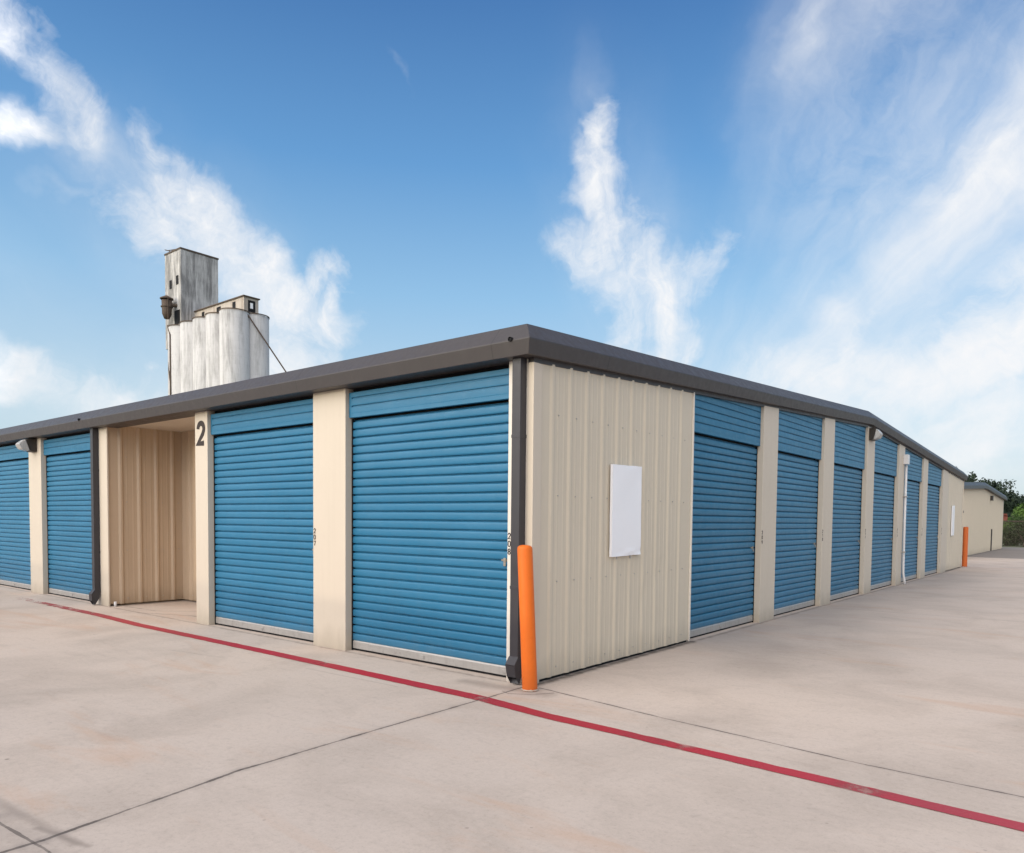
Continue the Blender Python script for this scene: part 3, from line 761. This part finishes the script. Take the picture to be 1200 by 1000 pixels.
def leaf_cloud(bm, c, rad, n, size, rnd, squash=.8, hollow=.35):
    """leaf sprays in lobes spread through an uneven crown"""
    lobes = [(Vector((rnd.gauss(0, .45), rnd.gauss(0, .45), rnd.gauss(0, .40) * squash)), rnd.uniform(.35, .6)) for _ in range(9)]
    for _ in range(n):
        l, lr = rnd.choice(lobes)
        d = Vector((rnd.gauss(0, 1), rnd.gauss(0, 1), rnd.gauss(0, 1))).normalized() * lr * rnd.uniform(hollow, 1.05)
        q = Vector(c) + Vector(((l.x + d.x) * rad, (l.y + d.y) * rad, (l.z + d.z) * rad * squash))
        nrm = (d + Vector((rnd.uniform(-.8, .8), rnd.uniform(-.8, .8), rnd.uniform(-.3, 1)))).normalized()
        a = nrm.orthogonal().normalized(); a = Matrix.Rotation(rnd.uniform(0, 6.28), 3, nrm) @ a; bb = nrm.cross(a)
        s = size * rnd.uniform(.6, 1.4)
        bm.faces.new([bm.verts.new(q + a * s), bm.verts.new(q + bb * s * .5 + nrm * s * .15), bm.verts.new(q - a * s), bm.verts.new(q - bb * s * .5 + nrm * s * .1)])
def shrub(name, label, cat, loc, rad, h, n, size, mat, seed, trunk_h, group=None):
    rnd = random.Random(seed); t_ = thing(name, label, cat, loc, 0, group)
    bm = new(); leaf_cloud(bm, (0, 0, h - rad * .75), rad, n, size, rnd, .85); link('crown', bm, mat, t_)
    bm = new()
    tube(bm, [(0, 0, -.1), (.03, .02, trunk_h * .6), (-.02, .03, trunk_h)], [.11, .09, .06], 8)
    for k in range(5):
        a = k * 1.257 + rnd.uniform(-.3, .3)
        tube(bm, [(0, .02, trunk_h * .55), (math.cos(a) * rad * .3, math.sin(a) * rad * .3, trunk_h + (h - trunk_h) * .25), (math.cos(a) * rad * .55, math.sin(a) * rad * .55, trunk_h + (h - trunk_h) * .55)], [.055, .04, .02], 6)
    link('trunk', bm, M['bark'], t_, True)
    return t_
shrub('tree', 'small bright green tree behind the fence at the right edge', 'tree', (-1.35, 63.5, 0), 1.35, 3.1, 2600, .085, M['leaf_bright'], 3, 1.2)
shrub('bush', 'dark green bush just behind the chain link fence at the right edge', 'bush', (-.75, 57.6, 0), 1.0, 1.75, 2600, .075, M['leaf_bush'], 5, .4)
shrub('bush', 'low dark bush at the foot of the fence beside the far building', 'bush', (-2.0, 59.5, 0), 1.1, 1.5, 1800, .075, M['leaf_bush'], 8, .3)

def canopy(x, y):                       # height of the tree line over the plain at (x, y)
    dist = y + 5.454; u = (4.19 - x) / dist
    return 1.55 + .95 * dist * min(.075, max(.014, .0302 + (u - .0784) * .436))
bm = new()   # wooded rise: terrain
nx, ny = 60, 14
g = []
for j in range(ny + 1):
    y = 92 + 150 * j / ny; row = []
    for i in range(nx + 1):
        x = -60 + 90 * i / nx
        row.append(bm.verts.new((x, y, -.2 + max(0, canopy(x, y) - 4.6) * min(1, j / 4) + .5 * mnoise.noise((i * .3, j * .3, 0)) * min(1, j / 4))))
    g.append(row)
for a, c in zip(g, g[1:]):
    for i in range(nx): bm.faces.new((a[i], a[i + 1], c[i + 1], c[i]))
tag(link('hill', bm, M['grass']), kind='structure')
bm = new(); rnd = random.Random(21)
for k in range(150):
    y = rnd.uniform(104, 150); u = rnd.uniform(-.03, .19); x = 4.19 - (y + 5.454) * u
    topz = canopy(x, y) * rnd.uniform(.80, 1.06); rr = rnd.uniform(1.3, 2.3)
    leaf_cloud(bm, (x, y, topz - rr * .9), rr, 460, .24, rnd, 1.05, .3)
    leaf_cloud(bm, (x, y, topz - rr * 2.2), rr * 1.2, 330, .30, rnd, .9, .4)
    leaf_cloud(bm, (x, y, max(.6, topz - rr * 3.6)), rr * 1.2, 220, .34, rnd, .9, .4)
tag(link('woodland', bm, M['leaf_far']), kind='stuff')
tag(bpy.data.objects['woodland'], 'dark green wooded hillside beyond the far building', 'woodland')

# ------------------------------------------------------------------ light and sky
SUN_EL, SUN_AZ = R(9.0), R(196.0)      # azimuth clockwise from +Y: low sun behind the camera
sd = Vector((math.sin(SUN_AZ) * math.cos(SUN_EL), math.cos(SUN_AZ) * math.cos(SUN_EL), math.sin(SUN_EL)))
sun = bpy.data.lights.new('sun', 'SUN'); sun.energy = .34; sun.angle = R(.6); sun.color = (1, .86, .68)
so = bpy.data.objects.new('sun', sun); COL.objects.link(so); so.rotation_euler = sd.to_track_quat('Z', 'Y').to_euler(); so.location = (0, -30, 20)

w = bpy.data.worlds.new('World'); S.world = w; w.use_nodes = True
t = NT(w.node_tree); bg = t.n['Background']
D = t.vmath('NORMALIZE', t.node('ShaderNodeTexCoord').outputs['Generated'])
sky = t.node('ShaderNodeTexSky', sky_type='NISHITA'); sky.sun_disc = False; sky.sun_elevation = SUN_EL; sky.sun_rotation = SUN_AZ
sky.altitude = 100; sky.air_density = 1.0; sky.dust_density = 1.5; sky.ozone_density = 2.0
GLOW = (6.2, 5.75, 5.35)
base = sky.outputs[0]
dz = t.sep(D)[2]

def pix(x, y):                          # direction in the world of a point of the sky
    d = fw + rt * ((x - 600) / F) - ut * ((y - CY) / F); return d.normalized()
nA = t.vmath('SUBTRACT', t.noise(D, 5, 3, .55, 0, True), (.5, .5, .5)); nB = t.vmath('SUBTRACT', t.noise(D, 15, 4, .58, 0, True), (.5, .5, .5))
P = t.vmath('ADD', t.vmath('ADD', D, t.vmath('SCALE', nA, scale=.075)), t.vmath('SCALE', nB, scale=.055))
def field(strokes):
    """soft ellipsoids in the space of directions, one for each streak of cloud; the fullest wins"""
    acc = None
    for (x0, y0, x1, y1, r0_, r1_, k) in strokes:
        a, c = pix(x0, y0), pix(x1, y1); d = c - a; rm = (r0_ + r1_) / 2 / F * 1.22
        ex = d.normalized(); ez = a.cross(ex).normalized(); ey = ez.cross(ex)
        n = t.node('ShaderNodeMapping'); n.vector_type = 'TEXTURE'; t.put(n.inputs['Vector'], P)
        n.inputs['Location'].default_value = (a + c) / 2
        n.inputs['Rotation'].default_value = Matrix((ex, ey, ez)).transposed().to_euler('XYZ')
        n.inputs['Scale'].default_value = (d.length / 2 + rm * 1.15, rm, rm)
        gr = t.node('ShaderNodeTexGradient', gradient_type='SPHERICAL'); t.put(gr.inputs[0], n.outputs[0])
        f = t.math('MULTIPLY', gr.outputs['Fac'], k)
        acc = f if acc is None else t.math('MAXIMUM', acc, f)
    return t.rng(acc, 0, .72, 0, 1, True)
solid = field([
    (-60, -40, 25, 45, 50, 44, .78), (25, 45, 95, 160, 46, 34, .80), (-60, 158, 90, 142, 34, 26, .62),
    (145, 125, 205, 215, 14, 36, .55), (205, 215, 250, 300, 46, 56, .95), (110, 205, 160, 245, 20, 30, .42), (150, 245, 270, 310, 34, 62, .95), (270, 310, 340, 400, 62, 60, 1.0), (300, 380, 330, 470, 75, 90, 1.0),
    (340, 380, 395, 378, 52, 44, .85), (352, 345, 404, 310, 40, 30, .78), (395, 375, 405, 318, 40, 30, .7), (330, 425, 400, 430, 50, 30, .8), (310, 262, 345, 300, 12, 14, .35),
    (-80, 412, 80, 455, 46, 46, .72), (60, 450, 185, 480, 50, 40, .74), (140, 425, 200, 440, 14, 12, .45),
    (716, 108, 695, 185, 22, 30, .75), (692, 185, 712, 265, 38, 50, .95), (662, 270, 720, 330, 32, 46, .85), (712, 265, 742, 340, 46, 54, 1.05), (744, 340, 766, 430, 54, 68, 1.1), (730, 250, 752, 240, 16, 10, .5), (765, 360, 850, 296, 46, 28, .82),
    (1225, 110, 1060, 285, 50, 30, .50), (1060, 285, 985, 350, 30, 20, .28), (1000, 385, 1046, 344, 22, 12, .55), (985, 430, 1000, 385, 36, 22, .55), (870, 440, 1010, 435, 40, 60, .70), (1010, 440, 1110, 470, 65, 75, .60), (1150, 420, 1230, 350, 70, 85, .85), (1050, 530, 1230, 470, 60, 80, .62)])
veil = field([
    (-20, 330, 120, 400, 120, 100, .16), (80, 160, 150, 200, 46, 40, .45), (0, 210, 170, 238, 16, 12, .30), (110, 200, 330, 420, 90, 120, .30), (468, 46, 486, 96, 8, 7, .3),
    (690, 60, 702, 120, 26, 36, .26), (705, 130, 750, 420, 70, 110, .28), (962, -20, 945, 100, 46, 30, .62), (1080, -60, 990, 300, 150, 120, .62), (1290, 0, 1050, 330, 180, 150, .70), (1020, 300, 950, 430, 100, 90, .5), (860, 480, 1250, 480, 110, 220, .66), (0, 480, 420, 470, 100, 90, .45)])
# fibres of the cloud run with the high wind, so seen from below they fan out from one point low in the sky
c0 = pix(745, 640); e1 = (rt - c0 * rt.dot(c0)).normalized(); e2 = e1.cross(c0).normalized()
if e2.z < 0: e2 = -e2
Pw = t.vmath('ADD', D, t.vmath('ADD', t.vmath('SCALE', nA, scale=.09), t.vmath('SCALE', nB, scale=.035)))
fib = t.node('ShaderNodeCombineXYZ')
t.put(fib.inputs[0], t.math('ARCTAN2', t.vmath('DOT_PRODUCT', Pw, tuple(e1)), t.vmath('DOT_PRODUCT', Pw, tuple(e2))))
t.put(fib.inputs[1], t.vmath('DOT_PRODUCT', Pw, tuple(c0)))
fa = t.noise(t.scaled(fib.outputs[0], (9, 6, 0)), 1.0, 7, .60, .2)
fb = t.noise(P, 13, 9, .66, .5)
st = t.noise(t.vmath('ADD', t.scaled(fib.outputs[0], (5.5, 2.6, 0)), (4.3, 1.1, 0)), 1.0, 5, .54, .3)
st = t.math('ADD', t.math('MULTIPLY', st, .70), t.math('MULTIPLY', fb, .30))
tex = t.math('ADD', t.math('MULTIPLY', fa, .42), t.math('MULTIPLY', fb, .58))
cs = t.math('ADD', solid, t.math('MULTIPLY', t.math('SUBTRACT', tex, .5), 3.3))
cs = t.math('MULTIPLY', t.rng(cs, .30, 1.35, 0, 1, False), t.rng(solid, .05, .75, 0, 1, True))
cs = t.math('MULTIPLY', t.math('POWER', cs, 1.05), t.rng(st, .36, .60, .80, 1.05))
cv = t.math('MULTIPLY', veil, t.rng(st, .34, .66, .12, 1.0))
# the rest of the sky (behind the viewer, where the low sun stands) is given added bright cloud to light the yard
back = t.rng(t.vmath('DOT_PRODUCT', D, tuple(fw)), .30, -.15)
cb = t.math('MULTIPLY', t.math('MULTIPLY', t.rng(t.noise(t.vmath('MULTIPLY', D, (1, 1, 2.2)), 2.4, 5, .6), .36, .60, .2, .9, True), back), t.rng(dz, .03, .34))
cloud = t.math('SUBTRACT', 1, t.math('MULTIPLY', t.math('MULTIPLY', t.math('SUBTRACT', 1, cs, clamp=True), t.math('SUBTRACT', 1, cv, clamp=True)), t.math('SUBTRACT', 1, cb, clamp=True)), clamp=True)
EXPO = 1.0; world_gain = .10
def over(v): return tuple(x / world_gain / 2 ** EXPO for x in v)
ramp = t.node('ShaderNodeValToRGB'); cr = ramp.color_ramp
for pos_, c_ in ((0.0, (.66, .77, .84)), (.13, (.60, .77, .88)), (.28, (.335, .59, .85)), (.42, (.15, .375, .705)), (.60, (.050, .165, .44)), (1.0, (.03, .11, .33))):
    e = cr.elements.new(pos_); e.color = (*c_, 1)
cr.elements.remove(cr.elements[0]); cr.elements.remove(cr.elements[-1])
t.put(ramp.inputs[0], dz)
air = t.vmath('SCALE', ramp.outputs[0], scale=1 / world_gain / 2 ** EXPO)
skyc = t.mix(1.0, base, (.68, .90, 1.15), 'MULTIPLY')
skyc = t.mix(t.rng(t.vmath('DOT_PRODUCT', D, tuple(fw)), -.2, .4, .25, .8), skyc, air)
# cloud near the sun is brighter and warmer, boosted as fill on ground and walls
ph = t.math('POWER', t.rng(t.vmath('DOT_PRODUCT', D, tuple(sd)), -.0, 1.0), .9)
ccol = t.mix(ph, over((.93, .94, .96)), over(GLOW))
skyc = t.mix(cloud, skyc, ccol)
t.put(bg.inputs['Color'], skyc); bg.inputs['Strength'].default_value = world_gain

S.view_settings.view_transform = 'Standard'; S.view_settings.look = 'None'; S.view_settings.exposure = EXPO; S.view_settings.gamma = 1
S.render.engine = 'CYCLES'; S.cycles.max_bounces = 5; S.cycles.use_denoising = True
